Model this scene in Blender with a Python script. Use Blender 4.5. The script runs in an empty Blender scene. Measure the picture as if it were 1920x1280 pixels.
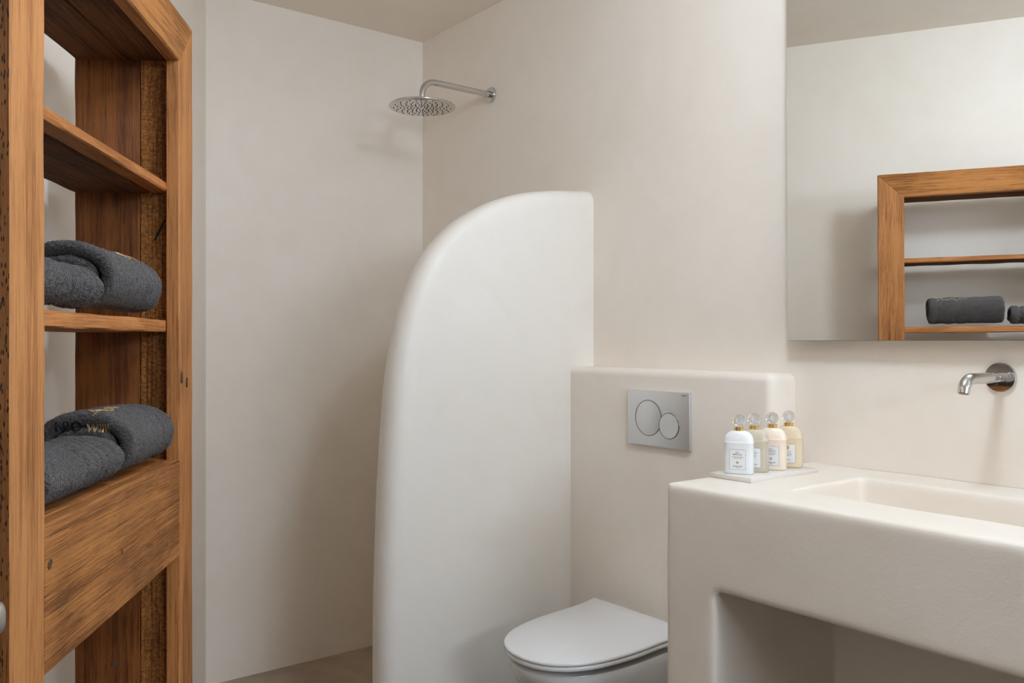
import bpy, bmesh, math, random
from mathutils import Vector, Matrix, noise
from mathutils.bvhtree import BVHTree

sc = bpy.context.scene
col = sc.collection
PI = math.pi
random.seed(7)

# ------------------------------------------------------------------ camera, light, exposure
CAM = Vector((3.27, -2.01, 1.30))
YAW = math.radians(52.468)
cd = bpy.data.cameras.new('camera'); cam = bpy.data.objects.new('camera', cd); col.objects.link(cam)
cam.location = CAM; cam.rotation_euler = (PI / 2, 0, YAW)
cd.sensor_width = 36; cd.lens = 30.145; cd.clip_start = 0.05
sc.camera = cam

world = bpy.data.worlds.new('daylight'); sc.world = world; world.use_nodes = True
bg = world.node_tree.nodes['Background']
bg.inputs['Color'].default_value = (0.72, 0.82, 1.0, 1); bg.inputs['Strength'].default_value = 1.0

def area(name, loc, target, sx, sy, power, color, spread=180):
    l = bpy.data.lights.new(name, 'AREA'); l.shape = 'RECTANGLE'; l.size = sx; l.size_y = sy
    l.energy = power; l.color = color; l.spread = math.radians(spread)
    o = bpy.data.objects.new(name, l); col.objects.link(o); o.location = loc
    o.rotation_euler = (Vector(target) - Vector(loc)).to_track_quat('-Z', 'Y').to_euler()
    return o
# fill lamp in front of the added right-hand window, standing in for daylight
area('window_fill_lamp', (6.12, -1.2, 2.2), (1.0, -0.6, 1.7), 1.7, 0.5, 50, (0.685, 0.825, 1.0), 180)

sc.view_settings.view_transform = 'Standard'; sc.view_settings.look = 'None'
sc.view_settings.gamma = 1.0; sc.view_settings.use_curve_mapping = False
sc.view_settings.exposure = 0.0
sc.cycles.max_bounces = 14; sc.cycles.diffuse_bounces = 7; sc.cycles.glossy_bounces = 6
sc.cycles.transmission_bounces = 10; sc.cycles.transparent_max_bounces = 10

# ------------------------------------------------------------------ helpers
def tag(o, label=None, cat=None, group=None, kind=None):
    if label: o['label'] = label
    if cat: o['category'] = cat
    if group: o['group'] = group
    if kind: o['kind'] = kind
    return o

def thing(name, label, cat, loc=(0, 0, 0), rz=0.0, group=None):
    o = bpy.data.objects.new(name, None); col.objects.link(o)
    o.empty_display_size = 0.05
    o.location = loc; o.rotation_euler = (0, 0, rz)
    return tag(o, label, cat, group)

def obj(name, bm, mat, parent=None, smooth=35):
    me = bpy.data.meshes.new(name)
    bmesh.ops.recalc_face_normals(bm, faces=bm.faces[:])
    bm.to_mesh(me); bm.free()
    if smooth:
        for p in me.polygons: p.use_smooth = True
        me.set_sharp_from_angle(angle=math.radians(smooth))
    o = bpy.data.objects.new(name, me); col.objects.link(o)
    if mat: me.materials.append(mat)
    if parent: o.parent = parent
    return o

def add_box(bm, x0, x1, y0, y1, z0, z1, bevel=0.0, segs=2):
    g = bmesh.ops.create_cube(bm, size=1.0)
    vs = g['verts']
    for v in vs:
        v.co = Vector(((x0 + x1) / 2 + v.co.x * (x1 - x0), (y0 + y1) / 2 + v.co.y * (y1 - y0), (z0 + z1) / 2 + v.co.z * (z1 - z0)))
    if bevel:
        es = list({e for v in vs for e in v.link_edges})
        bmesh.ops.bevel(bm, geom=es, offset=bevel, segments=segs, affect='EDGES', profile=0.5)
    return bm

def box(*a, **k):
    return add_box(bmesh.new(), *a, **k)

def loft(bm, rings, cap0=True, cap1=True, closed=True):
    rows = [[bm.verts.new(p) for p in r] for r in rings]
    n = len(rows[0])
    for a, b in zip(rows, rows[1:]):
        for i in range(n if closed else n - 1):
            j = (i + 1) % n
            bm.faces.new((a[i], a[j], b[j], b[i]))
    if cap0: bm.faces.new(rows[0][::-1])
    if cap1: bm.faces.new(rows[-1])
    return rows

def lathe(prof, n=40, axis='Z', origin=(0, 0, 0)):
    """prof: (radius, height) list, radii > 0; capped."""
    bm = bmesh.new(); rings = []
    for r, h in prof:
        ring = []
        for i in range(n):
            a = 2 * PI * i / n
            p = Vector((r * math.cos(a), r * math.sin(a), h))
            if axis == 'Y': p = Vector((p.x, -p.z, p.y))      # height runs towards -Y
            ring.append(p + Vector(origin))
        rings.append(ring)
    loft(bm, rings)
    return bm

def tube(pts, r, n=24, bm=None, cap=True):
    bm = bm or bmesh.new()
    pts = [Vector(p) for p in pts]
    t0 = (pts[1] - pts[0]).normalized()
    up = Vector((0, 0, 1)) if abs(t0.z) < 0.9 else Vector((1, 0, 0))
    nrm = t0.cross(up).normalized()
    rings = []
    for i, p in enumerate(pts):
        t = (pts[min(i + 1, len(pts) - 1)] - pts[max(i - 1, 0)]).normalized()
        nrm = (nrm - t * nrm.dot(t)).normalized()
        b = t.cross(nrm)
        rr = r[i] if isinstance(r, (list, tuple)) else r
        rings.append([p + nrm * rr * math.cos(2 * PI * k / n) + b * rr * math.sin(2 * PI * k / n) for k in range(n)])
    loft(bm, rings, cap, cap)
    return bm

def arc(c, u, v, r, a0, a1, n):
    c, u, v = Vector(c), Vector(u), Vector(v)
    return [c + u * r * math.cos(a0 + (a1 - a0) * i / n) + v * r * math.sin(a0 + (a1 - a0) * i / n) for i in range(n + 1)]

def text_bm(body, size, align='CENTER', spacing=1.0, thick=0.0):
    """flat lettering in its own XY plane, as a bmesh"""
    cu = bpy.data.curves.new('lettering', 'FONT'); cu.body = body; cu.size = size
    cu.align_x = align; cu.align_y = 'CENTER'; cu.space_character = spacing; cu.resolution_u = 2
    cu.offset = thick
    o = bpy.data.objects.new('lettering', cu); col.objects.link(o)
    dg = bpy.context.evaluated_depsgraph_get()
    me = bpy.data.meshes.new_from_object(o.evaluated_get(dg))
    bm = bmesh.new(); bm.from_mesh(me)
    bpy.data.objects.remove(o); bpy.data.curves.remove(cu); bpy.data.meshes.remove(me)
    return bm

def merge(dst, src, f=None):
    mp = {}
    for v in src.verts: mp[v] = dst.verts.new(f(v.co) if f else v.co)
    for fc in src.faces:
        try: dst.faces.new([mp[v] for v in fc.verts])
        except ValueError: pass
    src.free()

# ------------------------------------------------------------------ materials
def newmat(name):
    m = bpy.data.materials.new(name); m.use_nodes = True
    nt = m.node_tree; b = nt.nodes['Principled BSDF']
    return m, nt, b

def nd(nt, kind, **kw):
    n = nt.nodes.new(kind)
    for k, v in kw.items():
        if k in n.inputs: n.inputs[k].default_value = v
        else: setattr(n, k, v)
    return n

def simple(name, colr, rough=0.4, metal=0.0, **kw):
    m, nt, b = newmat(name)
    b.inputs['Base Color'].default_value = (*colr, 1); b.inputs['Roughness'].default_value = rough
    b.inputs['Metallic'].default_value = metal
    for k, v in kw.items(): b.inputs[k.replace('_', ' ')].default_value = v
    return m

def ramp(nt, fac, stops):
    r = nt.nodes.new('ShaderNodeValToRGB')
    el = r.color_ramp.elements
    while len(el) < len(stops): el.new(0.5)
    for e, (p, c) in zip(el, stops): e.position = p; e.color = (*c, 1)
    nt.links.new(fac, r.inputs['Fac'])
    return r.outputs['Color']

def plaster(name, c, var=0.035, rough=0.5, bump=0.12):
    m, nt, b = newmat(name); L = nt.links.new
    geo = nd(nt, 'ShaderNodeNewGeometry')
    n1 = nd(nt, 'ShaderNodeTexNoise', Scale=2.3, Detail=5.0, Roughness=0.6, Distortion=0.8)
    n2 = nd(nt, 'ShaderNodeTexNoise', Scale=11.0, Detail=6.0, Roughness=0.65)
    n3 = nd(nt, 'ShaderNodeTexNoise', Scale=160.0, Detail=4.0, Roughness=0.6)
    for n in (n1, n2, n3): L(geo.outputs['Position'], n.inputs['Vector'])
    mx = nd(nt, 'ShaderNodeMath', operation='MULTIPLY_ADD'); mx.inputs[1].default_value = 0.45
    L(n2.outputs['Fac'], mx.inputs[0]); L(n1.outputs['Fac'], mx.inputs[2])
    lo = tuple(x * (1 - var) for x in c); hi = tuple(min(1, x * (1 + var * 0.6)) for x in c)
    lo = (lo[0], lo[1] * 0.985, lo[2] * 0.955)
    cc = ramp(nt, mx.outputs[0], [(0.5, lo), (0.95, hi)])
    L(cc, b.inputs['Base Color'])
    b.inputs['Roughness'].default_value = rough; b.inputs['Specular IOR Level'].default_value = 0.3
    ad = nd(nt, 'ShaderNodeMath', operation='MULTIPLY_ADD'); ad.inputs[1].default_value = 0.12
    L(n3.outputs['Fac'], ad.inputs[0]); L(n2.outputs['Fac'], ad.inputs[2])
    bp = nd(nt, 'ShaderNodeBump', Strength=bump, Distance=0.01)
    L(ad.outputs[0], bp.inputs['Height']); L(bp.outputs['Normal'], b.inputs['Normal'])
    return m

def wood(name, dark, mid, light, axis='Z', rough=0.55, fibre=90.0, bump=0.35, holes=0.0, sawn=False, knots=0.0):
    m, nt, b = newmat(name); L = nt.links.new
    tc = nd(nt, 'ShaderNodeTexCoord'); oi = nd(nt, 'ShaderNodeObjectInfo')
    off = nd(nt, 'ShaderNodeVectorMath', operation='SCALE'); off.inputs[0].default_value = (7.3, 11.1, 5.7)
    L(oi.outputs['Random'], off.inputs['Scale'])
    add = nd(nt, 'ShaderNodeVectorMath', operation='ADD')
    L(tc.outputs['Object'], add.inputs[0]); L(off.outputs[0], add.inputs[1])
    def mapped(along, across):
        mp = nd(nt, 'ShaderNodeMapping')
        s = [across] * 3; s['XYZ'.index(axis)] = along
        mp.inputs['Scale'].default_value = s
        L(add.outputs[0], mp.inputs['Vector']); return mp.outputs[0]
    ringn = nd(nt, 'ShaderNodeTexNoise', Scale=1.0, Detail=3.0, Roughness=0.5, Distortion=1.2)
    L(mapped(1.1, 22.0), ringn.inputs['Vector'])
    fib = nd(nt, 'ShaderNodeTexNoise', Scale=1.0, Detail=6.0, Roughness=0.7, Distortion=0.6)
    L(mapped(6.0, fibre * 3.2), fib.inputs['Vector'])
    fine = nd(nt, 'ShaderNodeTexNoise', Scale=1.0, Detail=4.0, Roughness=0.7)
    L(mapped(34.0, fibre * 5.0), fine.inputs['Vector'])
    blot = nd(nt, 'ShaderNodeTexNoise', Scale=5.0, Detail=3.0)
    L(add.outputs[0], blot.inputs['Vector'])
    def madd(a, k, c):
        n = nd(nt, 'ShaderNodeMath', operation='MULTIPLY_ADD'); n.inputs[1].default_value = k
        L(a, n.inputs[0])
        if isinstance(c, float): n.inputs[2].default_value = c
        else: L(c, n.inputs[2])
        return n.outputs[0]
    v = madd(ringn.outputs['Fac'], 0.65, -0.30)
    v = madd(fib.outputs['Fac'], 0.95, v)
    v = madd(fine.outputs['Fac'], 0.42, v)
    pore = nd(nt, 'ShaderNodeTexNoise', Scale=1.0, Detail=3.0, Roughness=0.6)
    L(mapped(5.0, fibre * 5.0), pore.inputs['Vector'])
    pf = ramp(nt, pore.outputs['Fac'], [(0.30, (1, 1, 1)), (0.42, (0, 0, 0))])
    v = madd(pf, -0.32, v)
    v = madd(blot.outputs['Fac'], 0.42, v)
    colr = ramp(nt, v, [(0.54, dark), (0.80, mid), (1.04, light)])
    height = madd(fine.outputs['Fac'], 0.5, fib.outputs['Fac'])
    if knots:
        vk = nd(nt, 'ShaderNodeTexVoronoi', Scale=1.0); vk.inputs['Randomness'].default_value = 1.0
        L(mapped(2.2, 9.0), vk.inputs['Vector'])
        kf = ramp(nt, vk.outputs['Distance'], [(0.05, (1, 1, 1)), (0.13, (0, 0, 0))])
        mk = nd(nt, 'ShaderNodeMix', data_type='RGBA')
        kk = nd(nt, 'ShaderNodeMath', operation='MULTIPLY'); kk.inputs[1].default_value = knots
        L(kf, kk.inputs[0]); L(kk.outputs[0], mk.inputs['Factor']); L(colr, mk.inputs['A'])
        mk.inputs['B'].default_value = (0.02, 0.010, 0.005, 1); colr = mk.outputs['Result']
    if holes:
        vh = nd(nt, 'ShaderNodeTexVoronoi', Scale=1.0)
        L(mapped(80.0, 330.0), vh.inputs['Vector'])
        hf = ramp(nt, vh.outputs['Distance'], [(0.24, (1, 1, 1)), (0.34, (0, 0, 0))])
        nb = nd(nt, 'ShaderNodeTexNoise', Scale=1.0, Detail=2.0); L(mapped(6.0, 26.0), nb.inputs['Vector'])
        gate = ramp(nt, nb.outputs['Fac'], [(0.36, (0, 0, 0)), (0.44, (1, 1, 1))])
        mu = nd(nt, 'ShaderNodeMath', operation='MULTIPLY'); L(hf, mu.inputs[0]); L(gate, mu.inputs[1])
        mu2 = nd(nt, 'ShaderNodeMath', operation='MULTIPLY'); mu2.inputs[1].default_value = holes; L(mu.outputs[0], mu2.inputs[0])
        mk = nd(nt, 'ShaderNodeMix', data_type='RGBA')
        L(mu2.outputs[0], mk.inputs['Factor']); L(colr, mk.inputs['A']); mk.inputs['B'].default_value = (0.012, 0.006, 0.003, 1)
        colr = mk.outputs['Result']
        height = madd(mu.outputs[0], -1.5, height)
    if sawn:
        sw = nd(nt, 'ShaderNodeTexNoise', Scale=1.0, Detail=4.0, Roughness=0.7, Distortion=0.5)
        L(mapped(190.0, 130.0), sw.inputs['Vector'])
        height = madd(sw.outputs['Fac'], 2.2, height)
        sf = ramp(nt, sw.outputs['Fac'], [(0.36, (0.55, 0.55, 0.55)), (0.66, (1.55, 1.55, 1.55))])
        mm = nd(nt, 'ShaderNodeMix', data_type='RGBA', blend_type='MULTIPLY'); mm.inputs['Factor'].default_value = 1.0
        L(colr, mm.inputs['A']); L(sf, mm.inputs['B']); colr = mm.outputs['Result']
    L(colr, b.inputs['Base Color'])
    b.inputs['Roughness'].default_value = rough; b.inputs['Specular IOR Level'].default_value = 0.28
    bp = nd(nt, 'ShaderNodeBump', Strength=bump, Distance=0.006)
    L(height, bp.inputs['Height']); L(bp.outputs['Normal'], b.inputs['Normal'])
    return m

def terry(name, base):
    m, nt, b = newmat(name); L = nt.links.new
    tc = nd(nt, 'ShaderNodeTexCoord')
    n = nd(nt, 'ShaderNodeTexNoise', Scale=420.0, Detail=3.0, Roughness=0.7)
    n2 = nd(nt, 'ShaderNodeTexVoronoi', Scale=520.0)
    n3 = nd(nt, 'ShaderNodeTexNoise', Scale=30.0, Detail=4.0)
    for x in (n, n2, n3): L(tc.outputs['Object'], x.inputs['Vector'])
    cc = ramp(nt, n.outputs['Fac'], [(0.32, tuple(x * 0.35 for x in base)), (0.68, tuple(x * 1.9 for x in base))])
    L(cc, b.inputs['Base Color'])
    b.inputs['Roughness'].default_value = 0.95; b.inputs['Specular IOR Level'].default_value = 0.1
    b.inputs['Sheen Weight'].default_value = 0.35; b.inputs['Sheen Roughness'].default_value = 0.5
    b.inputs['Sheen Tint'].default_value = (0.85, 0.80, 0.78, 1)
    s = nd(nt, 'ShaderNodeMath', operation='ADD'); L(n.outputs['Fac'], s.inputs[0]); L(n2.outputs['Distance'], s.inputs[1])
    s2 = nd(nt, 'ShaderNodeMath', operation='MULTIPLY_ADD'); s2.inputs[1].default_value = 1.5
    L(n3.outputs['Fac'], s2.inputs[0]); L(s.outputs[0], s2.inputs[2])
    bp = nd(nt, 'ShaderNodeBump', Strength=0.9, Distance=0.003)
    L(s2.outputs[0], bp.inputs['Height']); L(bp.outputs['Normal'], b.inputs['Normal'])
    return m

WALL = (0.86, 0.785, 0.70)
M_wall = plaster('plaster_wall', WALL)
M_part = plaster('plaster_smooth', (0.82, 0.77, 0.705), var=0.03, rough=0.42, bump=0.07)
M_ceil = plaster('plaster_ceiling', (0.91, 0.83, 0.735), var=0.02)
M_sink = plaster('plaster_basin', (0.83, 0.755, 0.67), var=0.035, rough=0.4, bump=0.15)
M_floor = plaster('stone_floor', (0.42, 0.34, 0.26), var=0.25, rough=0.6, bump=0.3)
M_floord = plaster('darkened_floor', (0.075, 0.06, 0.045), var=0.25, rough=0.6, bump=0.3)  # unseen main floor, darkened to cut bounce light under the counter
M_chrome = simple('chrome', (0.62, 0.61, 0.59), 0.10, 1.0)
M_chromed = simple('polished_chrome', (0.60, 0.59, 0.58), 0.04, 1.0)
M_satin = simple('satin_chrome', (0.70, 0.71, 0.72), 0.38, 0.9)
M_ring = simple('ring_chrome', (0.22, 0.21, 0.205), 0.15, 1.0)
M_dark = simple('dark_rubber', (0.03, 0.028, 0.025), 0.6)
M_brass = simple('aerator_mesh', (0.30, 0.22, 0.10), 0.5, 0.6)
M_mirror = simple('silvered_glass', (0.90, 0.91, 0.89), 0.0, 1.0)
M_glassedge = simple('glass_edge', (0.10, 0.11, 0.09), 0.15)
M_porc = simple('white_porcelain', (0.74, 0.735, 0.72), 0.12)
M_lid = simple('white_duroplast', (0.78, 0.775, 0.765), 0.18)
M_gold = simple('gold_metal', (0.85, 0.60, 0.24), 0.18, 1.0)
M_goldprint = simple('gold_print', (0.55, 0.38, 0.12), 0.4, 0.3)
M_thread = simple('gold_thread', (0.55, 0.38, 0.19), 0.45, 0.6)
M_blackthread = simple('black_thread', (0.010, 0.010, 0.012), 0.5)
M_ink = simple('grey_ink', (0.10, 0.095, 0.09), 0.6)
M_paper = simple('white_label', (0.80, 0.80, 0.79), 0.5)
M_glass = simple('clear_glass', (1, 1, 1), 0.0, 0.0, Transmission_Weight=1.0, IOR=1.32)
M_core = simple('clear_core', (0.97, 0.97, 0.98), 0.03, 0.0, Transmission_Weight=0.8, IOR=1.3)
M_towel = terry('charcoal_terry', (0.068, 0.060, 0.056))
M_tray = simple('frosted_acrylic', (0.84, 0.79, 0.72), 0.16, 0.0, Transmission_Weight=0.12, IOR=1.4)
M_bwhite = simple('white_plastic', (0.84, 0.84, 0.84), 0.25)
M_bpeach = simple('peach_plastic', (0.92, 0.77, 0.64), 0.22, 0.0, Subsurface_Weight=0.1)
M_bclear = simple('smoky_gel', (0.84, 0.75, 0.61), 0.08, 0.0, Transmission_Weight=0.4, IOR=1.38)
M_bamber = simple('amber_gel', (0.95, 0.82, 0.60), 0.08, 0.0, Transmission_Weight=0.35, IOR=1.38)
M_paint = simple('white_paint', (0.72, 0.70, 0.67), 0.4)
M_nickel = simple('satin_nickel', (0.70, 0.68, 0.65), 0.35, 1.0)

def tint(k, *cols): return [tuple(c * f * g for c, f, g in zip(col_, k, (0.92, 0.88, 0.84))) for col_ in cols]
M_wv = wood('wood_upright', *tint((0.92, 0.66, 0.41), (0.13, 0.062, 0.024), (0.36, 0.19, 0.085), (0.62, 0.37, 0.19)), 'Z', bump=0.35)
M_wlight = wood('wood_upright_pale', *tint((1.10, 0.81, 0.54), (0.24, 0.125, 0.055), (0.42, 0.235, 0.11), (0.58, 0.36, 0.19)), 'Z', bump=0.25, fibre=70)
M_wside = wood('wood_wormy_side', *tint((0.85, 0.60, 0.36), (0.09, 0.040, 0.014), (0.25, 0.13, 0.055), (0.42, 0.24, 0.11)), 'Z', holes=0.95, bump=0.5)
M_wh = wood('wood_crosswise', *tint((1.02, 0.74, 0.43), (0.12, 0.055, 0.02), (0.32, 0.165, 0.07), (0.58, 0.34, 0.165)), 'X', bump=0.7, fibre=80)
M_wshelf = wood('wood_shelf', *tint((1.05, 0.72, 0.44), (0.18, 0.09, 0.035), (0.40, 0.22, 0.10), (0.60, 0.36, 0.18)), 'X', bump=0.4)
M_wrough = wood('wood_rough_underside', *tint((0.7, 0.48, 0.28), (0.03, 0.013, 0.005), (0.16, 0.078, 0.030), (0.34, 0.18, 0.075)), 'X', bump=1.0, rough=0.75)
M_wpanel = wood('wood_dark_panel', *tint((0.72, 0.45, 0.18), (0.06, 0.024, 0.008), (0.20, 0.092, 0.034), (0.38, 0.20, 0.085)), 'Z', bump=0.35, knots=0.6)
M_wsawn = wood('wood_sawn_panel', *tint((1.75, 1.30, 0.78), (0.06, 0.025, 0.009), (0.20, 0.098, 0.038), (0.38, 0.21, 0.095)), 'Z', bump=0.9, sawn=True, rough=0.7)
M_crack = simple('dark_crack', (0.015, 0.008, 0.004), 0.9)

# ------------------------------------------------------------------ the room
CEIL = 2.63
COR = Vector((0.0, -0.955))                       # wall_left meets the shower wall here
DS = Vector((-0.8542, 0.5197)); DP = Vector((0.5197, 0.8542))   # along the shelf (towards the shower) / out of its front
F = Vector((1.388, -1.431))                       # far front corner of the shelf
def sq(s, q): return F - DS * s - DP * q
WA = sq(5.4, 0.16)                               # near end of wall_left
RX, RY = 6.2, -5.2

def slab(name, p0, p1, out, th=0.12, mat=M_wall, z0=0.0, z1=CEIL):
    """vertical wall whose inner face runs p0 -> p1"""
    bm = bmesh.new(); p0, p1, out = Vector(p0), Vector(p1), Vector(out).normalized()
    ring = [p0, p1, p1 + out * th, p0 + out * th]
    loft(bm, [[Vector((p.x, p.y, z)) for p in ring] for z in (z0, z1)])
    return tag(obj(name, bm, mat, smooth=0), kind='structure')

slab('wall_back', (-0.12, 0), (RX + 0.12, 0), (0, 1))
slab('wall_far', (0, 0), (0, COR.y - 0.06), (-1, 0))
wd = (WA - COR).normalized(); slab('wall_left', COR - wd * 0.1, WA, -DP)
slab('wall_front', (WA.x - 0.1, RY), (RX + 0.12, RY), (0, -1))
slab('wall_rear', (WA.x, WA.y + 0.02), (WA.x, RY), (-1, 0))
# right-hand wall with a window opening added for the fill light
WY0, WY1, WZ0, WZ1 = -2.1, -0.3, 1.9, 2.48
bm = bmesh.new()
add_box(bm, RX, RX + 0.12, RY, 0, 0, WZ0); add_box(bm, RX, RX + 0.12, RY, 0, WZ1, CEIL)
add_box(bm, RX, RX + 0.12, RY, WY0, WZ0, WZ1); add_box(bm, RX, RX + 0.12, WY1, 0, WZ0, WZ1)
tag(obj('wall_right', bm, M_wall, smooth=0), kind='structure')
win = thing('added_window_1', None, None, (RX + 0.06, 0, 0)); win['kind'] = 'structure'
bm = bmesh.new()
for a in ((WY0, WY0 + 0.06, WZ0, WZ1), (WY1 - 0.06, WY1, WZ0, WZ1), (WY0 + 0.06, WY1 - 0.06, WZ0, WZ0 + 0.06), (WY0 + 0.06, WY1 - 0.06, WZ1 - 0.06, WZ1)):
    add_box(bm, -0.03, 0.03, *a, bevel=0.004)
obj('window_frame', bm, M_paint, win)
bmp, ntp, bp_ = newmat('window_glass')
tr = ntp.nodes.new('ShaderNodeBsdfTransparent'); ntp.links.new(tr.outputs[0], ntp.nodes['Material Output'].inputs['Surface'])
obj('pane', box(-0.003, 0.003, WY0 + 0.06, WY1 - 0.06, WZ0 + 0.06, WZ1 - 0.06), bmp, win)

flo = [(-0.12, 0.12), (RX + 0.12, 0.12), (RX + 0.12, RY - 0.12), (WA.x - 0.3, RY - 0.12), (-0.12, COR.y - 0.35)]
shw_ = [(-0.12, 0.12), (1.08, 0.12), (1.08, -1.62), (-0.12, COR.y - 0.35)]
main = [(1.08, 0.12), (RX + 0.12, 0.12), (RX + 0.12, RY - 0.12), (WA.x - 0.3, RY - 0.12), (1.08, -1.62)]
for nm, pl, mt_ in (('floor', main, M_floord), ('floor_shower', shw_, M_floor)):
    bm = bmesh.new(); loft(bm, [[Vector((x, y, z)) for x, y in pl] for z in (-0.1, 0.0)])
    tag(obj(nm, bm, mt_, smooth=0), kind='structure')
bm = bmesh.new(); loft(bm, [[Vector((x, y, z)) for x, y in flo] for z in (CEIL, CEIL + 0.1)])
tag(obj('ceiling', bm, M_ceil, smooth=0), kind='structure')

# globe lamp over the washbasin, added out of view where the cast shadows point
LAMP = (2.56, -0.88, 2.40)
pen = thing('unseen_globe_lamp', 'unseen globe lamp added near the washbasin', 'lamp', LAMP)
m_glow, nt_, b_ = newmat('lit_opal_glass')
b_.inputs['Base Color'].default_value = (0.8, 0.8, 0.8, 1)
b_.inputs['Emission Color'].default_value = (0.685, 0.825, 1.0, 1); b_.inputs['Emission Strength'].default_value = 67.0
obj('globe_shade', lathe([(max(.003, 0.12 * math.sin(a)), -0.12 * math.cos(a)) for a in [PI * i / 24 for i in range(25)]], 48), m_glow, pen)
obj('cord', tube([(0, 0, 0.118), (0, 0, 0.215)], 0.004, 10), M_dark, pen)
obj('ceiling_rose', lathe([(0.05, CEIL - LAMP[2] - 0.03), (0.055, CEIL - LAMP[2] - 0.001)], 32), M_paint, pen)

# ------------------------------------------------------------------ curved shower partition
XP, PR = 1.112, 0.055
bm = bmesh.new()
# (y, z) of the centre line of the rounded edge, floor to wall
PATH = [(-0.7525, 0.0), (-0.7527, 0.2), (-0.7527, 0.4075), (-0.7501, 0.5772), (-0.7448, 0.7328), (-0.7386, 0.8885), (-0.7277, 1.0442), (-0.7184, 1.1557), (-0.7028, 1.2593), (-0.6749, 1.3695), (-0.6441, 1.4478), (-0.6018, 1.5263), (-0.552, 1.5842), (-0.4969, 1.6304), (-0.4174, 1.6766), (-0.3512, 1.7053), (-0.2816, 1.7273), (-0.2089, 1.7429), (-0.13, 1.7541), (-0.0553, 1.7608), (0.02, 1.766)]
def smooth_path(p, n):
    out = []
    for i in range(len(p) - 1):
        p0, p1, p2, p3 = p[max(i - 1, 0)], p[i], p[i + 1], p[min(i + 2, len(p) - 1)]
        for k in range(n):
            t = k / n
            out.append(tuple(0.5 * (2 * b + (c - a) * t + (2 * a - 5 * b + 4 * c - d) * t * t + (3 * b - a - 3 * c + d) * t ** 3) for a, b, c, d in zip(p0, p1, p2, p3)))
    out.append(p[-1]); return out
path = smooth_path(PATH, 5)
rings = []
for i, (y, z) in enumerate(path):
    a, b = path[max(i - 1, 0)], path[min(i + 1, len(path) - 1)]
    ty, tz = b[0] - a[0], b[1] - a[1]; l = math.hypot(ty, tz); ny, nz = -tz / l, ty / l
    ring = []
    for k in range(13):
        ph = -PI / 2 + PI * k / 12
        e = 0.8                                   # slightly squared bullnose
        cx_ = math.copysign(abs(math.sin(ph)) ** e, math.sin(ph)); ch = max(0, math.cos(ph)) ** e
        ring.append(Vector((XP - PR + PR * cx_, y + ny * PR * ch, z + nz * PR * ch)))
    rings.append(ring)
rows = loft(bm, rings, False, False, closed=False)
for side in (0, -1):
    vs = [r[side] for r in rows]
    corner = bm.verts.new((vs[0].co.x, 0.02, 0.0))
    f_ = vs + [corner]
    bm.faces.new(f_)
bmesh.ops.triangulate(bm, faces=[f for f in bm.faces if len(f.verts) > 4])
tag(obj('shower_partition', bm, M_part, smooth=50), 'white plaster shower partition with a quarter-round arched top, standing against the back wall', 'partition')

# ------------------------------------------------------------------ soft-edged plaster masonry
def soft(o, voxel, it, fac=0.5):
    r = o.modifiers.new('remesh', 'REMESH'); r.mode = 'VOXEL'; r.voxel_size = voxel; r.use_smooth_shade = True
    s = o.modifiers.new('smooth', 'SMOOTH'); s.iterations = it; s.factor = fac
    dg = bpy.context.evaluated_depsgraph_get()
    me = bpy.data.meshes.new_from_object(o.evaluated_get(dg))
    o.modifiers.clear(); mats = list(o.data.materials); o.data = me
    if not me.materials: [me.materials.append(m) for m in mats]
    for p in me.polygons: p.use_smooth = True
    return o

LY = -0.105
bm = box(XP - 0.03, 1.905, LY, 0.05, -0.05, 1.216, bevel=0.024, segs=5)
for v in bm.verts: v.co = Vector((max(v.co.x, XP + 0.0005), min(v.co.y, -0.0005), max(v.co.z, 0.0)))
o = obj('cistern_ledge', bm, M_sink)
# only the outer top and right edges are eased; the rest runs into floor, wall and partition
tag(o, 'plaster cistern ledge behind the toilet, with softly rounded top and corner', 'ledge')

CX0, CX1, CYF, CZ0, CZ1 = 1.942, 3.06, -0.552, 0.765, 0.981
bm = bmesh.new()
# plan outline of the counter (left, front, right) with the knee space cut out of the front elevation
add_box(bm, CX0, CX1, CYF, 0.06, -0.06, CZ1)
ctr = obj('washbasin_counter', bm, M_sink)
def cutter(rings):
    b = bmesh.new(); loft(b, rings); return obj('cutter', b, None, smooth=0)
knee = cutter([[Vector((2.083, CYF - 0.2, z)), Vector((2.94, CYF - 0.2, z)), Vector((2.94, CYF, z)), Vector((2.95, -0.012, z)), Vector((2.030, -0.012, z)), Vector((2.083, CYF, z))] for z in (-0.2, CZ0)])
bowl = cutter([[Vector((x0, y0, z)), Vector((x1, y0, z)), Vector((x1, y1, z)), Vector((x0, y1, z))]
               for z, x0, x1, y0, y1 in ((0.865, 2.195, 2.80, -0.385, -0.15), (0.885, 2.180, 2.815, -0.398, -0.138), (1.1, 2.160, 2.835, -0.412, -0.122))])
for c in (knee, bowl):
    m_ = ctr.modifiers.new('cut', 'BOOLEAN'); m_.operation = 'DIFFERENCE'; m_.object = c; m_.solver = 'EXACT'
soft(ctr, 0.0070, 8, 0.5)
for c in (knee, bowl): bpy.data.objects.remove(c)
for v in ctr.data.vertices:                       # finish flush against wall and floor
    v.co += 0.0022 * Vector((noise.noise(v.co * 5), noise.noise(v.co * 5 + Vector((9, 0, 0))), 0.7 * noise.noise(v.co * 6 + Vector((0, 9, 0)))))   # trowelled by hand
    v.co.y = min(v.co.y, -0.0005); v.co.z = max(v.co.z, 0.0)
tag(ctr, 'cream plaster washbasin counter with a sunken rectangular basin and open knee space', 'washbasin')

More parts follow.
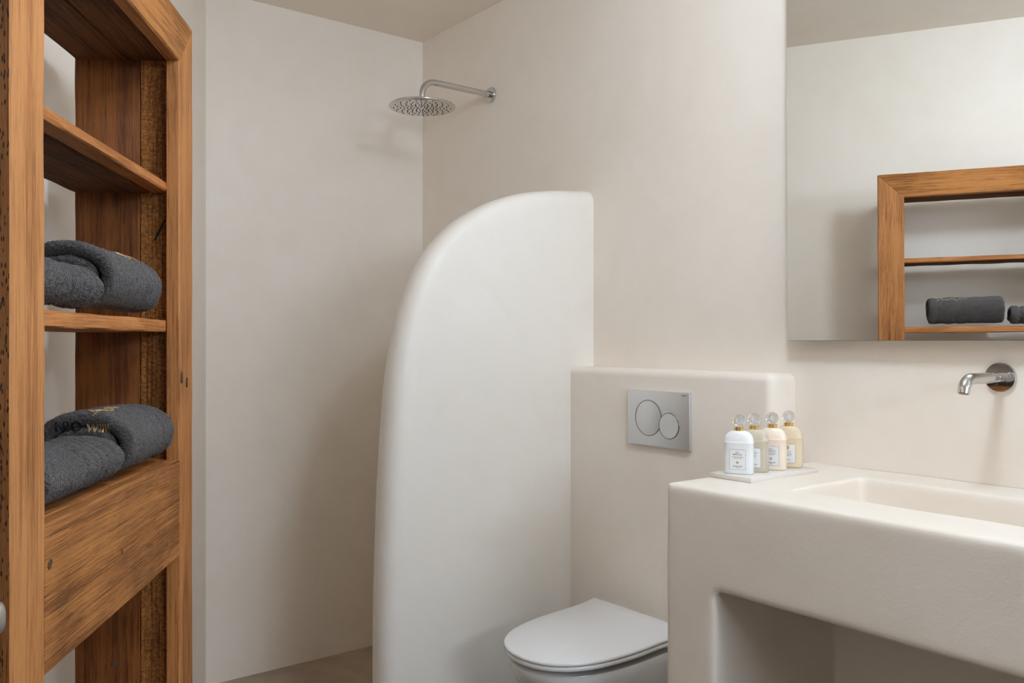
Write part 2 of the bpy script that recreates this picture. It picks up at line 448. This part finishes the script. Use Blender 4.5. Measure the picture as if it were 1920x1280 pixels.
# ------------------------------------------------------------------ mirror
mir = thing('wall_mirror', 'large frameless wall mirror above the washbasin, reflecting the wooden shelf', 'mirror', (1.912, 0, 1.303))
MW, MH = 0.95, 1.08
mir.rotation_euler = (0.0055, 0, 0)
obj('mirror_glass', box(0, MW, -0.0455, -0.0445, 0, MH), M_mirror, mir, 0)
obj('glass_edge', box(-0.0006, MW + 0.0006, -0.0443, -0.0395, -0.0006, MH + 0.0006), M_glassedge, mir, 0)
obj('backing_frame', box(0.03, MW - 0.03, -0.0394, 0.004, 0.03, MH - 0.03), M_paint, mir, 0)

# ------------------------------------------------------------------ wooden shelf unit
SH = thing('shelf_unit', 'tall open shelf unit of reclaimed brown timber holding rolled dark towels', 'shelf', (F.x, F.y, 0), math.atan2(-DS.y, -DS.x))
def board(name, s0, s1, q0, q1, z0, z1, mat, axis, jit=0.0012, bev=0.0025, label=None, mitre=None):
    """worn board: bevelled, edges wandering slightly along its length"""
    bm = bmesh.new(); lo = [s0, -q1, z0]; hi = [s1, -q0, z1]; ax = 'XYZ'.index(axis); o1, o2 = [i for i in range(3) if i != ax]
    n = max(6, int((hi[ax] - lo[ax]) / 0.03)); b = bev; sd = random.random() * 50
    rings = []
    for i in range(n + 1):
        t = lo[ax] + (hi[ax] - lo[ax]) * i / n
        if i in (0, n): k = 0.6
        else: k = 1.0
        prof = [(lo[o1] + b, lo[o2]), (hi[o1] - b, lo[o2]), (hi[o1], lo[o2] + b), (hi[o1], hi[o2] - b), (hi[o1] - b, hi[o2]), (lo[o1] + b, hi[o2]), (lo[o1], hi[o2] - b), (lo[o1], lo[o2] + b)]
        ring = []
        for j, (u, w) in enumerate(prof):
            p = [0, 0, 0]; p[ax] = t
            c = j // 2
            e = jit * k
            p[o1] = u + e * noise.noise(Vector((t * 14 + sd, c * 9.1, 3.3)))
            p[o2] = w + e * noise.noise(Vector((t * 14 + sd, c * 9.1, 17.7)))
            if mitre: p = mitre(p)
            ring.append(Vector(p))
        rings.append(ring)
    loft(bm, rings)
    o = obj(name, bm, mat, SH, 40)
    if label: o['label'] = label
    return o
ST, FB = 1.969, 1.872                 # top of the unit, underside of the front top rail
S1, S2, S3 = 0.099, 0.733, 0.825
def mit_far(p):                       # upper end cut along the mitre
    k = max(0, (p[2] - FB) / (ST - FB)); lim = FB + (ST - FB) * (1 - max(0, min(1, p[0] / S1)))
    return [p[0], p[1], min(p[2], lim)] if p[2] > FB else p
def mit_near(p):
    t = (S3 - p[0]) / (S3 - S2); lim = FB + (ST - FB) * (1 - max(0, min(1, t)))
    return [p[0], p[1], min(p[2], lim)] if p[2] > FB else p
def mit_top(p):
    k = max(0, min(1, (p[2] - FB) / (ST - FB)))
    return [max(S1 * (1 - k), min(S3 - (S3 - S2) * (1 - k), p[0])), p[1], p[2]]
def post(name, s0, s1, far, mat):
    bm = bmesh.new(); sd = random.random() * 30; rings = []
    zs = [i * FB / 60 for i in range(61)]
    for z in zs:
        j = lambda k: 0.0016 * noise.noise(Vector((z * 7 + sd, k * 5.3, 1.1)))
        b = 0.003
        rings.append([Vector(p) for p in ((s0 + j(0), -0.026, z), (s1 + j(1), -0.026, z), (s1 + j(1), -b, z), (s1 - b + j(1), j(2) * .5, z), (s0 + b + j(0), j(2) * .5, z), (s0 + j(0), -b, z))])
    e = rings[-1]
    zt = lambda x: FB + (ST - FB) * ((1 - (x - s0) / (s1 - s0)) if far else ((x - s0) / (s1 - s0)))
    rings.append([Vector((p.x, p.y, max(FB + 0.001, zt(p.x) - 0.0006))) for p in e])
    loft(bm, rings)
    o = obj(name, bm, mat, SH, 40)
    if not far:                                   # the end of the unit is old worm-eaten wood
        o.data.materials.append(M_wside)
        for p in o.data.polygons:
            if p.normal.x > 0.8: p.material_index = 1
    return o
post('front_post', 0.0, S1, True, M_wv)
post('front_post', S2, S3, False, M_wlight)['label'] = 'paler front post nearest the camera'
# front top rail, mitred into the posts
bm = bmesh.new(); rings = []
for i in range(31):
    t = i / 30; r = []
    for (y, z) in ((-0.026, FB), (-0.003, FB), (0, FB + 0.003), (0, ST - 0.003), (-0.003, ST), (-0.026, ST)):
        k = (z - FB) / (ST - FB); a = S1 * (1 - k) + 0.0006; b = S2 + (S3 - S2) * k - 0.0006
        x = a + (b - a) * t
        r.append(Vector((x, y + 0.0008 * noise.noise(Vector((x * 9, z * 30, 2))), z + 0.0012 * noise.noise(Vector((x * 11, k * 4, 8))))))
    rings.append(r)
loft(bm, rings); obj('top_rail', bm, M_wh, SH, 40)
board('front_apron', S1 + 0.001, S2 - 0.001, 0.001, 0.026, 0.863, 1.060, M_wh, 'X', label='deep lower front board with coarse grooved grain')
# side boards: two per side, a rough-sawn strip in front of a smooth one
board('side_board', 0.025, 0.070, 0.0265, 0.0865, 0, 1.905, M_wsawn, 'Z', label='rough-sawn upright strip')
board('side_board', 0.025, 0.0705, 0.0875, 0.215, 0, 1.905, M_wpanel, 'Z', label='smooth dark upright board')
board('side_board', 0.78, S3 - 0.0030, 0.0265, 0.110, 0, 1.955, M_wside, 'Z', label='worm-eaten outer side board')
board('side_board', 0.78, S3 - 0.0035, 0.111, 0.215, 0, 1.955, M_wside, 'Z', label='worm-eaten outer side board')
board('top_board', 0.0715, 0.779, 0.0275, 0.110, 1.878, 1.906, M_wrough, 'X')
board('top_board', 0.0715, 0.779, 0.111, 0.215, 1.877, 1.906, M_wrough, 'X')
def plank(name, q0, q1, z0, z1, mat, **k): return board(name, 0.0715, 0.779, q0, q1, z0, z1, mat, 'X', **k)
plank('shelf_board', 0.027, 0.066, 1.606, 1.6245, M_wshelf, bev=0.003)
plank('shelf_board', 0.067, 0.215, 1.6045, 1.6245, M_wrough, jit=0.002, label='dark rough back half of the upper shelf')
plank('shelf_board', 0.027, 0.100, 1.3195, 1.3435, M_wshelf, bev=0.003)
plank('shelf_board', 0.101, 0.215, 1.3185, 1.3435, M_wshelf)
plank('shelf_board', 0.027, 0.110, 1.033, 1.0595, M_wshelf)
plank('shelf_board', 0.111, 0.215, 1.033, 1.0595, M_wshelf)
plank('shelf_board', 0.027, 0.110, 0.115, 0.140, M_wshelf)
plank('shelf_board', 0.111, 0.215, 0.115, 0.140, M_wshelf)
# knots
M_knot = wood('dark_knot', (0.02, 0.009, 0.004), (0.07, 0.03, 0.012), (0.14, 0.065, 0.025), 'Z', bump=0.3)
for kx, ky, kz, rx_, rz_, face in ((0.088, 0.0022, 1.226, 0.0085, 0.011, 'Y'), (0.050, 0.0022, 1.214, 0.005, 0.009, 'Y'), (0.716, -0.0002, 1.006, 0.006, 0.007, 'Y'),
                                   (0.44, -0.0002, 0.955, 0.003, 0.006, 'Y'), (0.0708, -0.135, 0.640, 0.008, 0.009, 'X'), (0.0700, -0.045, 1.30, 0.006, 0.008, 'X')):
    bm = bmesh.new(); rg = []
    for k_, d_ in ((1.0, -0.0015), (0.97, 0.0), (0.5, 0.0002)):
        rr = []
        for i in range(14):
            a = 2 * PI * i / 14; w_ = k_ * (1 + 0.18 * math.sin(a * 2 + kz * 40) + 0.08 * math.sin(a * 5))
            u, v_ = rx_ * w_ * math.cos(a), rz_ * w_ * math.sin(a)
            rr.append(Vector((kx + u, ky + d_, kz + v_)) if face == 'Y' else Vector((kx + d_, ky + u, kz + v_)))
        rg.append(rr)
    loft(bm, rg); obj('knot', bm, M_knot, SH, 60)
# dark split in the rough-sawn strip
bm = bmesh.new()
tube([Vector((0.0705, -0.058, 1.508)), Vector((0.0715, -0.051, 1.522)), Vector((0.0715, -0.044, 1.536)), Vector((0.0705, -0.037, 1.552))], [0.0012, 0.0026, 0.002, 0.0012], 8, bm)
obj('split', bm, M_crack, SH)

# ------------------------------------------------------------------ rolled towels
PILE = bpy.data.textures.new('terry_pile', 'CLOUDS'); PILE.noise_scale = 0.0032; PILE.noise_depth = 2
def roll(label, s0, s1, qf, qb, zb, h, seed, turns=1.75, T=0.024, grooves=(), start=-2.0):
    a0, b0 = (qb - qf) / 2, h / 2; sc_, qc = (s0 + s1) / 2, (qf + qb) / 2; zc = zb + b0; L = s1 - s0
    root = thing('towel_roll', label, 'towel', sq(sc_, qc).to_3d() + Vector((0, 0, zb)), math.atan2(-DS.y, -DS.x), 'rolled charcoal towels')
    N = 112; M = 44; bm = bmesh.new(); rings = []; rnd = random.Random(seed)
    prof = []
    hl = L / 2 - T * 0.5
    for i in range(M + 1): prof.append((-hl + 2 * hl * i / M, 1, 0.0))
    for i in range(1, 8): prof.append((hl + T / 2 * math.sin(PI * i / 8), math.cos(PI * i / 8), 0))
    for i in range(M + 1): prof.append((hl - 2 * hl * i / M, -1, 0))
    for i in range(1, 8): prof.append((-hl - T / 2 * math.sin(PI * i / 8), -math.cos(PI * i / 8), 0))
    for i in range(N + 1):
        u = i / N; th = start - 2 * PI * turns * u
        k = T * 1.0 * turns * u
        a = max(0.012, a0 - T / 2 - k * 1.25); b = max(0.008, b0 - T / 2 - k)
        cq, cz = a * math.cos(th), b * math.sin(th)
        # squash the roll flat where it lies on the shelf
        nq, nz = b * math.cos(th), a * math.sin(th); l = math.hypot(nq, nz); nq, nz = nq / l, nz / l
        tt = T / 2 * (1 if 0.02 < u < 0.98 else 0.6)
        wob = 0.006 * noise.noise(Vector((u * 5, seed * 3.1, 0)))
        ring = []
        for (w, n_, _) in prof:
            off = n_ * tt
            if n_ > 0.5:
                for g, dp_ in grooves: off -= dp_ * math.exp(-((w - (-L / 2 + g) - 0.004 * math.sin(th * 1.3 + seed)) / 0.0065) ** 2)
                off += 0.0030 * noise.noise(Vector((w * 22 + seed, th * 2.2, 5))) + 0.0016 * noise.noise(Vector((w * 70 + seed, th * 6, 9)))
            y = cq + nq * off; z = cz + nz * off + b0
            lean = 0.10 * (w / L) * 0.03
            z = z + 0.004 * noise.noise(Vector((w * 6, y * 10, seed))) * min(1.0, max(0.0, z / 0.03)) + lean
            if z < 0.010: z = 0.0008 + 0.0092 * math.exp((z - 0.010) / 0.0092)
            ring.append(Vector((w + wob + 0.0012 * noise.noise(Vector((u * 40, w * 30, seed))), -y, z)))
        rings.append(ring)
    loft(bm, rings)
    o = obj('rolled_cloth', bm, M_towel, root, 0)
    for p in o.data.polygons: p.use_smooth = True
    sub = o.modifiers.new('subdivide', 'SUBSURF'); sub.levels = 2; sub.render_levels = 2
    dsp = o.modifiers.new('pile', 'DISPLACE'); dsp.texture = PILE; dsp.strength = 0.0042; dsp.mid_level = 0.45; dsp.texture_coords = 'LOCAL'
    return root, o, (sc_, qc, zb)
t1 = roll('larger rolled charcoal towel on the middle shelf, far end', 0.19, 0.46, 0.000, 0.185, 1.3437, 0.128, 1.3, grooves=((0.03, 0.004), (0.05, 0.003), (0.10, 0.003)))
t2 = roll('smaller rolled charcoal towel on the middle shelf, next to the front post', 0.485, 0.725, 0.006, 0.175, 1.3437, 0.088, 2.7, turns=1.3, T=0.021, grooves=((0.034, 0.006), (0.065, 0.005), (0.085, 0.007), (0.105, 0.004), (0.13, 0.005)))
t3 = roll('larger rolled charcoal towel with gold embroidery on the lower shelf', 0.12, 0.378, -0.004, 0.188, 1.0602, 0.130, 4.1, turns=1.7, T=0.026, grooves=((0.025, 0.007), (0.05, 0.005), (0.08, 0.005)))
t4 = roll('smaller rolled charcoal towel lying on the lower shelf, nearest the front', 0.392, 0.70, 0.004, 0.178, 1.0602, 0.092, 5.9, turns=1.3, T=0.022, grooves=((0.040, 0.007), (0.075, 0.005), (0.1, 0.007), (0.13, 0.004), (0.16, 0.005)))

def bvh_of(o):
    return BVHTree.FromPolygons([v.co.copy() for v in o.data.vertices], [tuple(p.vertices) for p in o.data.polygons])
def scroll(tw, x0, y0):
    """gold stitched scroll pattern lying on the top of a roll"""
    root, o, _ = tw; bv = bvh_of(o); bm = bmesh.new(); rnd = random.Random(3)
    def stroke(pts, r):
        P = []
        for (x, y) in pts:
            hit = bv.ray_cast(Vector((x0 + x, y0 + y, 0.5)), Vector((0, 0, -1)))[0]
            if hit: P.append(hit + Vector((0, 0, 0.0008)))
        if len(P) > 2: tube(P, r, 6, bm)
    for sg in (-1, 1):
        for k in range(3):
            R = 0.011 - 0.002 * k; cx_ = sg * (0.014 + 0.017 * k)
            stroke([(cx_ + R * math.cos(a) * (1 - a / 9), (R * math.sin(a)) * (1 - a / 9)) for a in [i * 0.4 for i in range(13)]], 0.0009)
        stroke([(sg * (0.004 + 0.05 * t), 0.012 * math.sin(t * 7)) for t in [i / 14 for i in range(15)]], 0.0010)
    stroke([(0.0, -0.012 + 0.002 * i) for i in range(13)], 0.001)
    stroke([(0.006 * math.cos(i * .5), 0.006 * math.sin(i * .5)) for i in range(14)], 0.0009)
    if len(bm.verts): obj('embroidered_scroll', bm, M_thread, root)['label'] = 'gold stitched scroll'
    else: bm.free()
scroll(t1, -0.05, 0.045); scroll(t3, 0.070, 0.020)
# stitched letters on the end of the embroidered roll: black NIO, then gold strokes
def stitched(tw, body, size, y0, z0, mat, name):
    root, o, _ = tw; bv = bvh_of(o); src = text_bm(body, size, 'LEFT', 1.0, 0.0004); bm = bmesh.new()
    bmesh.ops.subdivide_edges(src, edges=src.edges[:], cuts=1)
    def f(c):
        p = Vector((0.5, y0 + c.x, z0 + c.y))
        hit = bv.ray_cast(p, Vector((-1, 0, 0)))[0]
        x = hit.x if hit else 0.128
        return Vector((max(x, 0.118) + 0.0022, p.y, p.z))
    merge(bm, src, f); obj(name, bm, mat, root, 0)
stitched(t3, 'NIO', 0.024, -0.040, 0.094, M_blackthread, 'stitched_lettering')
stitched(t3, 'WIIII', 0.019, 0.012, 0.091, M_thread, 'gold_lettering')

# ------------------------------------------------------------------ shower head on its arm
sx, sz = 0.521, 2.278
shw = thing('shower_head', 'round chrome rain shower head on a curved wall arm', 'shower', (sx, 0, sz))
obj('wall_flange', lathe([(0.030, -0.002), (0.030, 0.008), (0.0285, 0.011), (0.014, 0.012)], 40, 'Y'), M_chromed, shw)
obj('collar', lathe([(0.0135, 0.010), (0.0135, 0.034), (0.0125, 0.035)], 32, 'Y'), M_chromed, shw)
AR = 0.055
pts = [Vector((0, -0.034, 0))] + [Vector((0, -0.034 - (0.322 - AR - 0.034) * i / 6, 0)) for i in range(1, 6)]
pts += [Vector((0, -0.322 + AR - AR * math.sin(a), -AR + AR * math.cos(a))) for a in [PI / 2 * i / 10 for i in range(11)]]
pts += [Vector((0, -0.322, -0.076))]
obj('shower_arm', tube(pts, 0.0118, 28), M_chrome, shw)
HZ = -0.088
obj('rain_disc', lathe([(0.112, -0.0005), (0.122, 0.0), (0.1245, 0.002), (0.1245, 0.005), (0.122, 0.008), (0.05, 0.011), (0.018, 0.015), (0.014, 0.020), (0.0135, 0.026)], 72, 'Z', (0, -0.322, HZ - 0.016)), M_chromed, shw)
obj('spray_face', lathe([(0.1115, -0.0012), (0.113, 0.002)], 72, 'Z', (0, -0.322, HZ - 0.0165)), M_chrome, shw)
bm = bmesh.new()
for k in range(16):
    for j in range(8):
        r = 0.018 + 0.0125 * j; a = 2 * PI * (k + (0.5 if j % 2 else 0)) / 16
        if j < 2 and k % 2: continue
        g = bmesh.ops.create_cone(bm, cap_ends=True, segments=8, radius1=0.0017, radius2=0.0021, depth=0.003)
        for v in g['verts']: v.co += Vector((r * math.cos(a), -0.322 + r * math.sin(a), HZ - 0.0185))
nz_ = obj('nozzles', bm, M_dark, shw); nz_['kind'] = 'stuff'

# ------------------------------------------------------------------ basin spout
fx, fz = 2.427, 1.221
fau = thing('basin_spout', 'chrome wall-mounted spout above the washbasin', 'faucet', (fx, 0, fz))
obj('wall_flange', lathe([(0.0315, -0.002), (0.0325, 0.0), (0.0325, 0.007), (0.0315, 0.0085), (0.012, 0.009)], 64, 'Y'), M_chromed, fau)
obj('collar', lathe([(0.0108, 0.008), (0.0108, 0.030), (0.0104, 0.0305), (0.0104, 0.0315), (0.0108, 0.032), (0.0108, 0.052)], 36, 'Y'), M_chromed, fau)
R_ = 0.030; yb = -0.176
pts = [Vector((0, -0.050, 0)), Vector((0, -0.0515, 0))] + [Vector((0, -0.052 - (0.176 - R_ - 0.052) * i / 5, 0)) for i in range(1, 5)]
pts += [Vector((0, yb + R_ - R_ * math.sin(a), -R_ + R_ * math.cos(a))) for a in [math.radians(78) * i / 12 for i in range(13)]]
e = pts[-1]; tdir = (pts[-1] - pts[-2]).normalized(); pts.append(e + tdir * 0.006)
obj('spout', tube(pts, [0.0108] + [0.0120] * (len(pts) - 1), 32), M_chromed, fau)
bm = lathe([(0.0001, 0.0), (0.0092, 0.0), (0.0092, 0.0006)], 24)
mt = tdir.to_track_quat('Z', 'Y').to_matrix().to_4x4(); mt.translation = pts[-1] + tdir * 0.0002
bmesh.ops.transform(bm, matrix=mt, verts=bm.verts[:])
obj('aerator', bm, M_brass, fau)

# ------------------------------------------------------------------ flush plate
PY = LY - 0.0005
fl = thing('flush_plate', 'satin silver dual flush plate with two round buttons on the ledge', 'flush plate', (1.391, PY, 0.988))
PW, PH, PT = 0.246, 0.165, 0.0125
obj('plate', box(0, PW, -PT, 0, 0, PH, bevel=0.0015), M_satin, fl, 30)
for (bx, bz, br, dy, nm) in ((0.088, PH - 0.082, 0.0525, 0.0012, 'large_button'), (0.1705, PH - 0.100, 0.0372, 0.0022, 'small_button')):
    obj(nm, lathe([(br, 0.0), (br, dy * 0.7), (br - 0.0008, dy)], 64, 'Y', (bx, -PT, bz)), M_satin, fl)
    ring = arc((bx, -PT - dy * 0.55, bz), (1, 0, 0), (0, 0, 1), br + 0.0003, 0, 2 * PI * 63 / 64, 63)
    bm = bmesh.new(); rr = []
    for p in ring:
        d_ = (p - Vector((bx, p.y, bz))).normalized()
        rr.append([p + d_ * 0.00125 * math.cos(t) + Vector((0, 1, 0)) * 0.0013 * math.sin(t) for t in [2 * PI * k / 8 for k in range(8)]])
    loft(bm, rr + [rr[0]], False, False); bmesh.ops.remove_doubles(bm, verts=bm.verts[:], dist=1e-6)
    obj('button_ring', bm, M_ring, fl)
bm = bmesh.new(); merge(bm, text_bm('GEBERIT', 0.0052, 'RIGHT', 1.05, 0.00008), lambda c: Vector((PW - 0.008 + c.x, -PT - 0.0004, PH - 0.009 + c.y)))
obj('maker_lettering', bm, M_ink, fl, 0)

# ------------------------------------------------------------------ toilet
TX = 1.492
toi = thing('toilet', 'white wall-hung toilet with a closed slim lid below the flush plate', 'toilet', (TX, LY, 0))
half = [(-0.158, 0.206), (-0.170, 0.2025), (-0.20, 0.1945), (-0.235, 0.1895), (-0.27, 0.1875), (-0.31, 0.1875), (-0.35, 0.1885), (-0.40, 0.186), (-0.44, 0.181), (-0.48, 0.173), (-0.515, 0.162), (-0.545, 0.147), (-0.57, 0.129), (-0.592, 0.106), (-0.608, 0.081), (-0.619, 0.052), (-0.625, 0.022)]
outline = [(-w, y - LY) for y, w in half] + [(w, y - LY) for y, w in reversed(half)]
def inset(sc_x, sc_y, y0, z, slope=0.0):
    r = []
    for x, y in outline:
        yy = y0 + (y - y0) * sc_y
        r.append(Vector((x * sc_x, yy, z + slope * (yy + 0.06))))
    return r
SL = 0.043
yc = -0.27
bm = bmesh.new(); rings = []
for (k, z) in ((0.975, 0.4865), (0.99, 0.4872), (1.0, 0.4895), (1.0, 0.4925), (0.992, 0.4952), (0.975, 0.4965)):
    rings.append(inset(k, 1 - (1 - k) * 0.7, yc, z, SL))
loft(bm, rings); obj('toilet_lid', bm, M_lid, toi, 60)
bm = bmesh.new(); rings = []
for (k, z) in ((0.955, 0.4725), (0.985, 0.4735), (0.992, 0.476), (0.992, 0.4835), (0.98, 0.4855), (0.95, 0.486)):
    rings.append(inset(k, 1 - (1 - k) * 0.7, yc, z, SL))
loft(bm, rings); obj('toilet_seat', bm, M_lid, toi, 60)
bm = bmesh.new(); rings = []
for (z, kx, yf, kb) in ((0.12, 0.42, -0.20, 0), (0.135, 0.50, -0.25, 0), (0.18, 0.62, -0.32, 0), (0.25, 0.76, -0.40, 0), (0.32, 0.87, -0.455, 0), (0.39, 0.935, -0.49, 0), (0.43, 0.955, -0.503, 0), (0.448, 0.962, -0.507, 0), (0.4535, 0.955, -0.503, 0)):
    ring = []
    ymin = outline[len(half) - 1][1]; ymax = outline[0][1]
    for x, y in outline:
        t = (y - ymax) / (ymin - ymax)
        yy = 0.0 + t * yf
        w = min(abs(x), 0.19) * kx * math.copysign(1, x)
        ring.append(Vector((w, yy, z + (SL * (yy + 0.06) * 0.9 if z > 0.42 else 0))))
    rings.append(ring)
loft(bm, rings); obj('toilet_bowl', bm, M_porc, toi, 60)
obj('hinge_block', box(-0.075, 0.075, -0.075, -0.045, 0.452, 0.486, bevel=0.004), M_lid, toi)

# ------------------------------------------------------------------ tray and bottles
TZ = 0.9812
trx0, trx1, try0, try1 = 1.950, 2.068, -0.408, -0.146
bm = box(trx0, trx1, try0, try1, TZ, TZ + 0.0105, bevel=0.0012)
for v in bm.verts: v.co -= Vector(((trx0 + trx1) / 2, (try0 + try1) / 2, TZ))
tr_ = obj('bottle_tray', bm, M_tray); tr_.location = ((trx0 + trx1) / 2, (try0 + try1) / 2, TZ)
tag(tr_, 'frosted clear rectangular tray under the small bottles on the counter', 'tray')

BP = [(0.0, .0315, .0175), (.0015, .0330, .019), (.004, .0335, .0195), (.040, .0335, .0195), (.0705, .0335, .0195), (.0718, .0341, .0201), (.0732, .0341, .0201), (.0745, .0333, .0193)]
for i in range(1, 11):
    t = i / 10; c = math.sqrt(max(0, 1 - (t * 0.985) ** 2)); BP.append((.0745 + .0255 * t, .0115 + .0218 * c - .0038 * (1 - c) * 0, .0108 + .0085 * c))
def front_y(x, hw=.0335, hd=.0195, n=3.6): return -hd * max(0.0, 1 - abs(x / hw) ** n) ** (1 / n)
def supers(hw, hd, n=3.6, m=48):
    r = []
    for i in range(m):
        a = 2 * PI * i / m; c, s = math.cos(a), math.sin(a)
        r.append((hw * math.copysign(abs(c) ** (2 / n), c), hd * math.copysign(abs(s) ** (2 / n), s)))
    return r
def on_front(c, lift): return Vector((c.x, front_y(c.x) - lift, c.y))
LX, LZ0, LZ1 = 0.0185, 0.0115, 0.0575
def bottle(label, loc, rz, mat, lines, medallion=None):
    root = thing('toiletry_bottle', label, 'bottle', loc, rz, 'toiletry bottles on the tray')
    bm = bmesh.new(); rings = []
    for z, hw, hd in BP:
        k = min(1, max(0, (z - .0745) / .0255)); n_ = 3.6 - 1.6 * k
        rings.append([Vector((x, y, z)) for x, y in supers(hw, hd, n_)])
    loft(bm, rings); obj('bottle_body', bm, mat, root, 50)
    obj('gold_collar', lathe([(.0105, .0995), (.0117, .1003), (.0117, .1085), (.0108, .1092)], 32), M_gold, root)
    st = obj('ball_stopper', lathe([(max(.0002, .0150 * math.sin(a)), .1232 - .0150 * math.cos(a)) for a in [PI * i / 20 for i in range(2, 21)]], 32), M_glass, root)
    obj('stopper_core', lathe([(max(.0002, .0098 * math.sin(a)), .1230 - .0098 * math.cos(a)) for a in [PI * i / 14 for i in range(1, 15)]], 24), M_core, st)
    # label: a thin sheet following the front
    bm = bmesh.new(); N_ = 12
    rows = [[bm.verts.new(on_front(Vector((-LX + 2 * LX * i / N_, z)), 0.0003)) for i in range(N_ + 1)] for z in (LZ0, LZ1)]
    for i in range(N_): bm.faces.new((rows[0][i], rows[0][i + 1], rows[1][i + 1], rows[1][i]))
    lab = obj('paper_label', bm, M_paper, root, 60)
    bm = bmesh.new(); w = 0.00035
    def strip(x0, x1, z0, z1):
        n_ = 10
        rw = [[bm.verts.new(on_front(Vector((x0 + (x1 - x0) * i / n_, z)), 0.0006)) for i in range(n_ + 1)] for z in (z0, z1)]
        for i in range(n_): bm.faces.new((rw[0][i], rw[0][i + 1], rw[1][i + 1], rw[1][i]))
    strip(-LX, LX, LZ0, LZ0 + w); strip(-LX, LX, LZ1 - w, LZ1); strip(-LX, -LX + w, LZ0, LZ1); strip(LX - w, LX, LZ0, LZ1)
    for (txt, z, size) in lines:
        merge(bm, text_bm(txt, size, 'CENTER', 1.1, size * 0.008), lambda c: on_front(Vector((c.x, c.y + z)), 0.0007))
    obj('label_print', bm, M_ink, lab, 0)
    bm = bmesh.new()
    def blob(cx_, cz, rx, rz_, rot=0.0):
        vs = []
        for k in range(16):
            a = 2 * PI * k / 16; x, z = rx * math.cos(a), rz_ * math.sin(a)
            vs.append(bm.verts.new(on_front(Vector((cx_ + x * math.cos(rot) - z * math.sin(rot), cz + x * math.sin(rot) + z * math.cos(rot))), 0.0008)))
        bm.faces.new(vs)
    if medallion: blob(0, medallion, .0042, .0054)
    else:
        ez = 0.0275
        blob(0, ez - .0006, .0009, .0024); blob(0, ez + .0022, .0008, .0008)
        for sg in (-1, 1): blob(sg * .0019, ez + .0008, .0019, .0008, sg * 0.5); blob(sg * .0015, ez - .0009, .0015, .0007, -sg * 0.5)
    obj('gold_emblem', bm, M_goldprint, lab, 0)
    return root
BZ = TZ + 0.0107
NY = math.atan2(-0.93, 0.475) + PI / 2            # turn so that the label side (-Y) faces the camera side
def lines(a, b): return [('EAU', .0505, .0042), ('IMPERIALE', .0460, .0042), (a, .0405, .0024), (b, .0374, .0024), ('GUERLAIN', .0186, .0042), ('PARIS', .0153, .0020)]
for lab, (x, y), mat, ln, med in (
    ('opaque white toiletry bottle at the front of the tray', (2.003, -0.367), M_bwhite, lines('LAIT POUR LE CORPS', 'BODY LOTION'), None),
    ('translucent smoky toiletry bottle just behind the white one', (2.004, -0.312), M_bclear, lines('GEL DOUCHE', 'SHOWER GEL'), None),
    ('opaque peach toiletry bottle, third back along the tray', (2.01, -0.249), M_bpeach, lines('APRES SHAMPOOING', 'CONDITIONER'), None),
    ('translucent amber toiletry bottle with an oval gold medallion, farthest back', (2.008, -0.18), M_bamber, [('GUERLAIN', .0395, .0030), ('SHAMPOOING', .0335, .0032), ('SHAMPOO', .0292, .0032), ('GUERLAIN', .0190, .0030)], 0.0490)):
    bottle(lab, (x, y, BZ), NY, mat, ln, med)

# ------------------------------------------------------------------ open door whose lever just reaches into the picture
hp = sq(1.70, 0.165); fp = sq(0.885, 0.03)
dv = (fp - hp); dl = dv.length
door = thing('door_1', None, None, (hp.x, hp.y, 0), math.atan2(dv.y, dv.x)); door['kind'] = 'structure'
obj('door_leaf', box(0, dl, -0.02, 0.02, 0.01, 2.05, bevel=0.003), M_paint, door)
han = obj('door_handle', lathe([(0.024, 0.0), (0.026, 0.001), (0.026, 0.008), (0.024, 0.010), (0.010, 0.011), (0.010, 0.061)], 32, 'Y', (dl - 0.075, -0.0195, 1.008)), M_nickel, door)
bm = bmesh.new(); rings = []
for i in range(15):
    t = i / 14; x = dl - 0.040 - 0.135 * t
    k = math.sqrt(max(0.02, 1 - (1 - min(1, t / 0.12)) ** 2)) * math.sqrt(max(0.02, 1 - (1 - min(1, (1 - t) / 0.08)) ** 2))
    rings.append([Vector((x, -0.0805 + 0.009 * k * math.copysign(abs(math.cos(a)) ** .8, math.cos(a)), 1.008 + 0.019 * (1 - 0.3 * t) * k * math.copysign(abs(math.sin(a)) ** .8, math.sin(a)))) for a in [2 * PI * j / 20 for j in range(20)]])
loft(bm, rings); obj('lever', bm, M_nickel, han, 60)
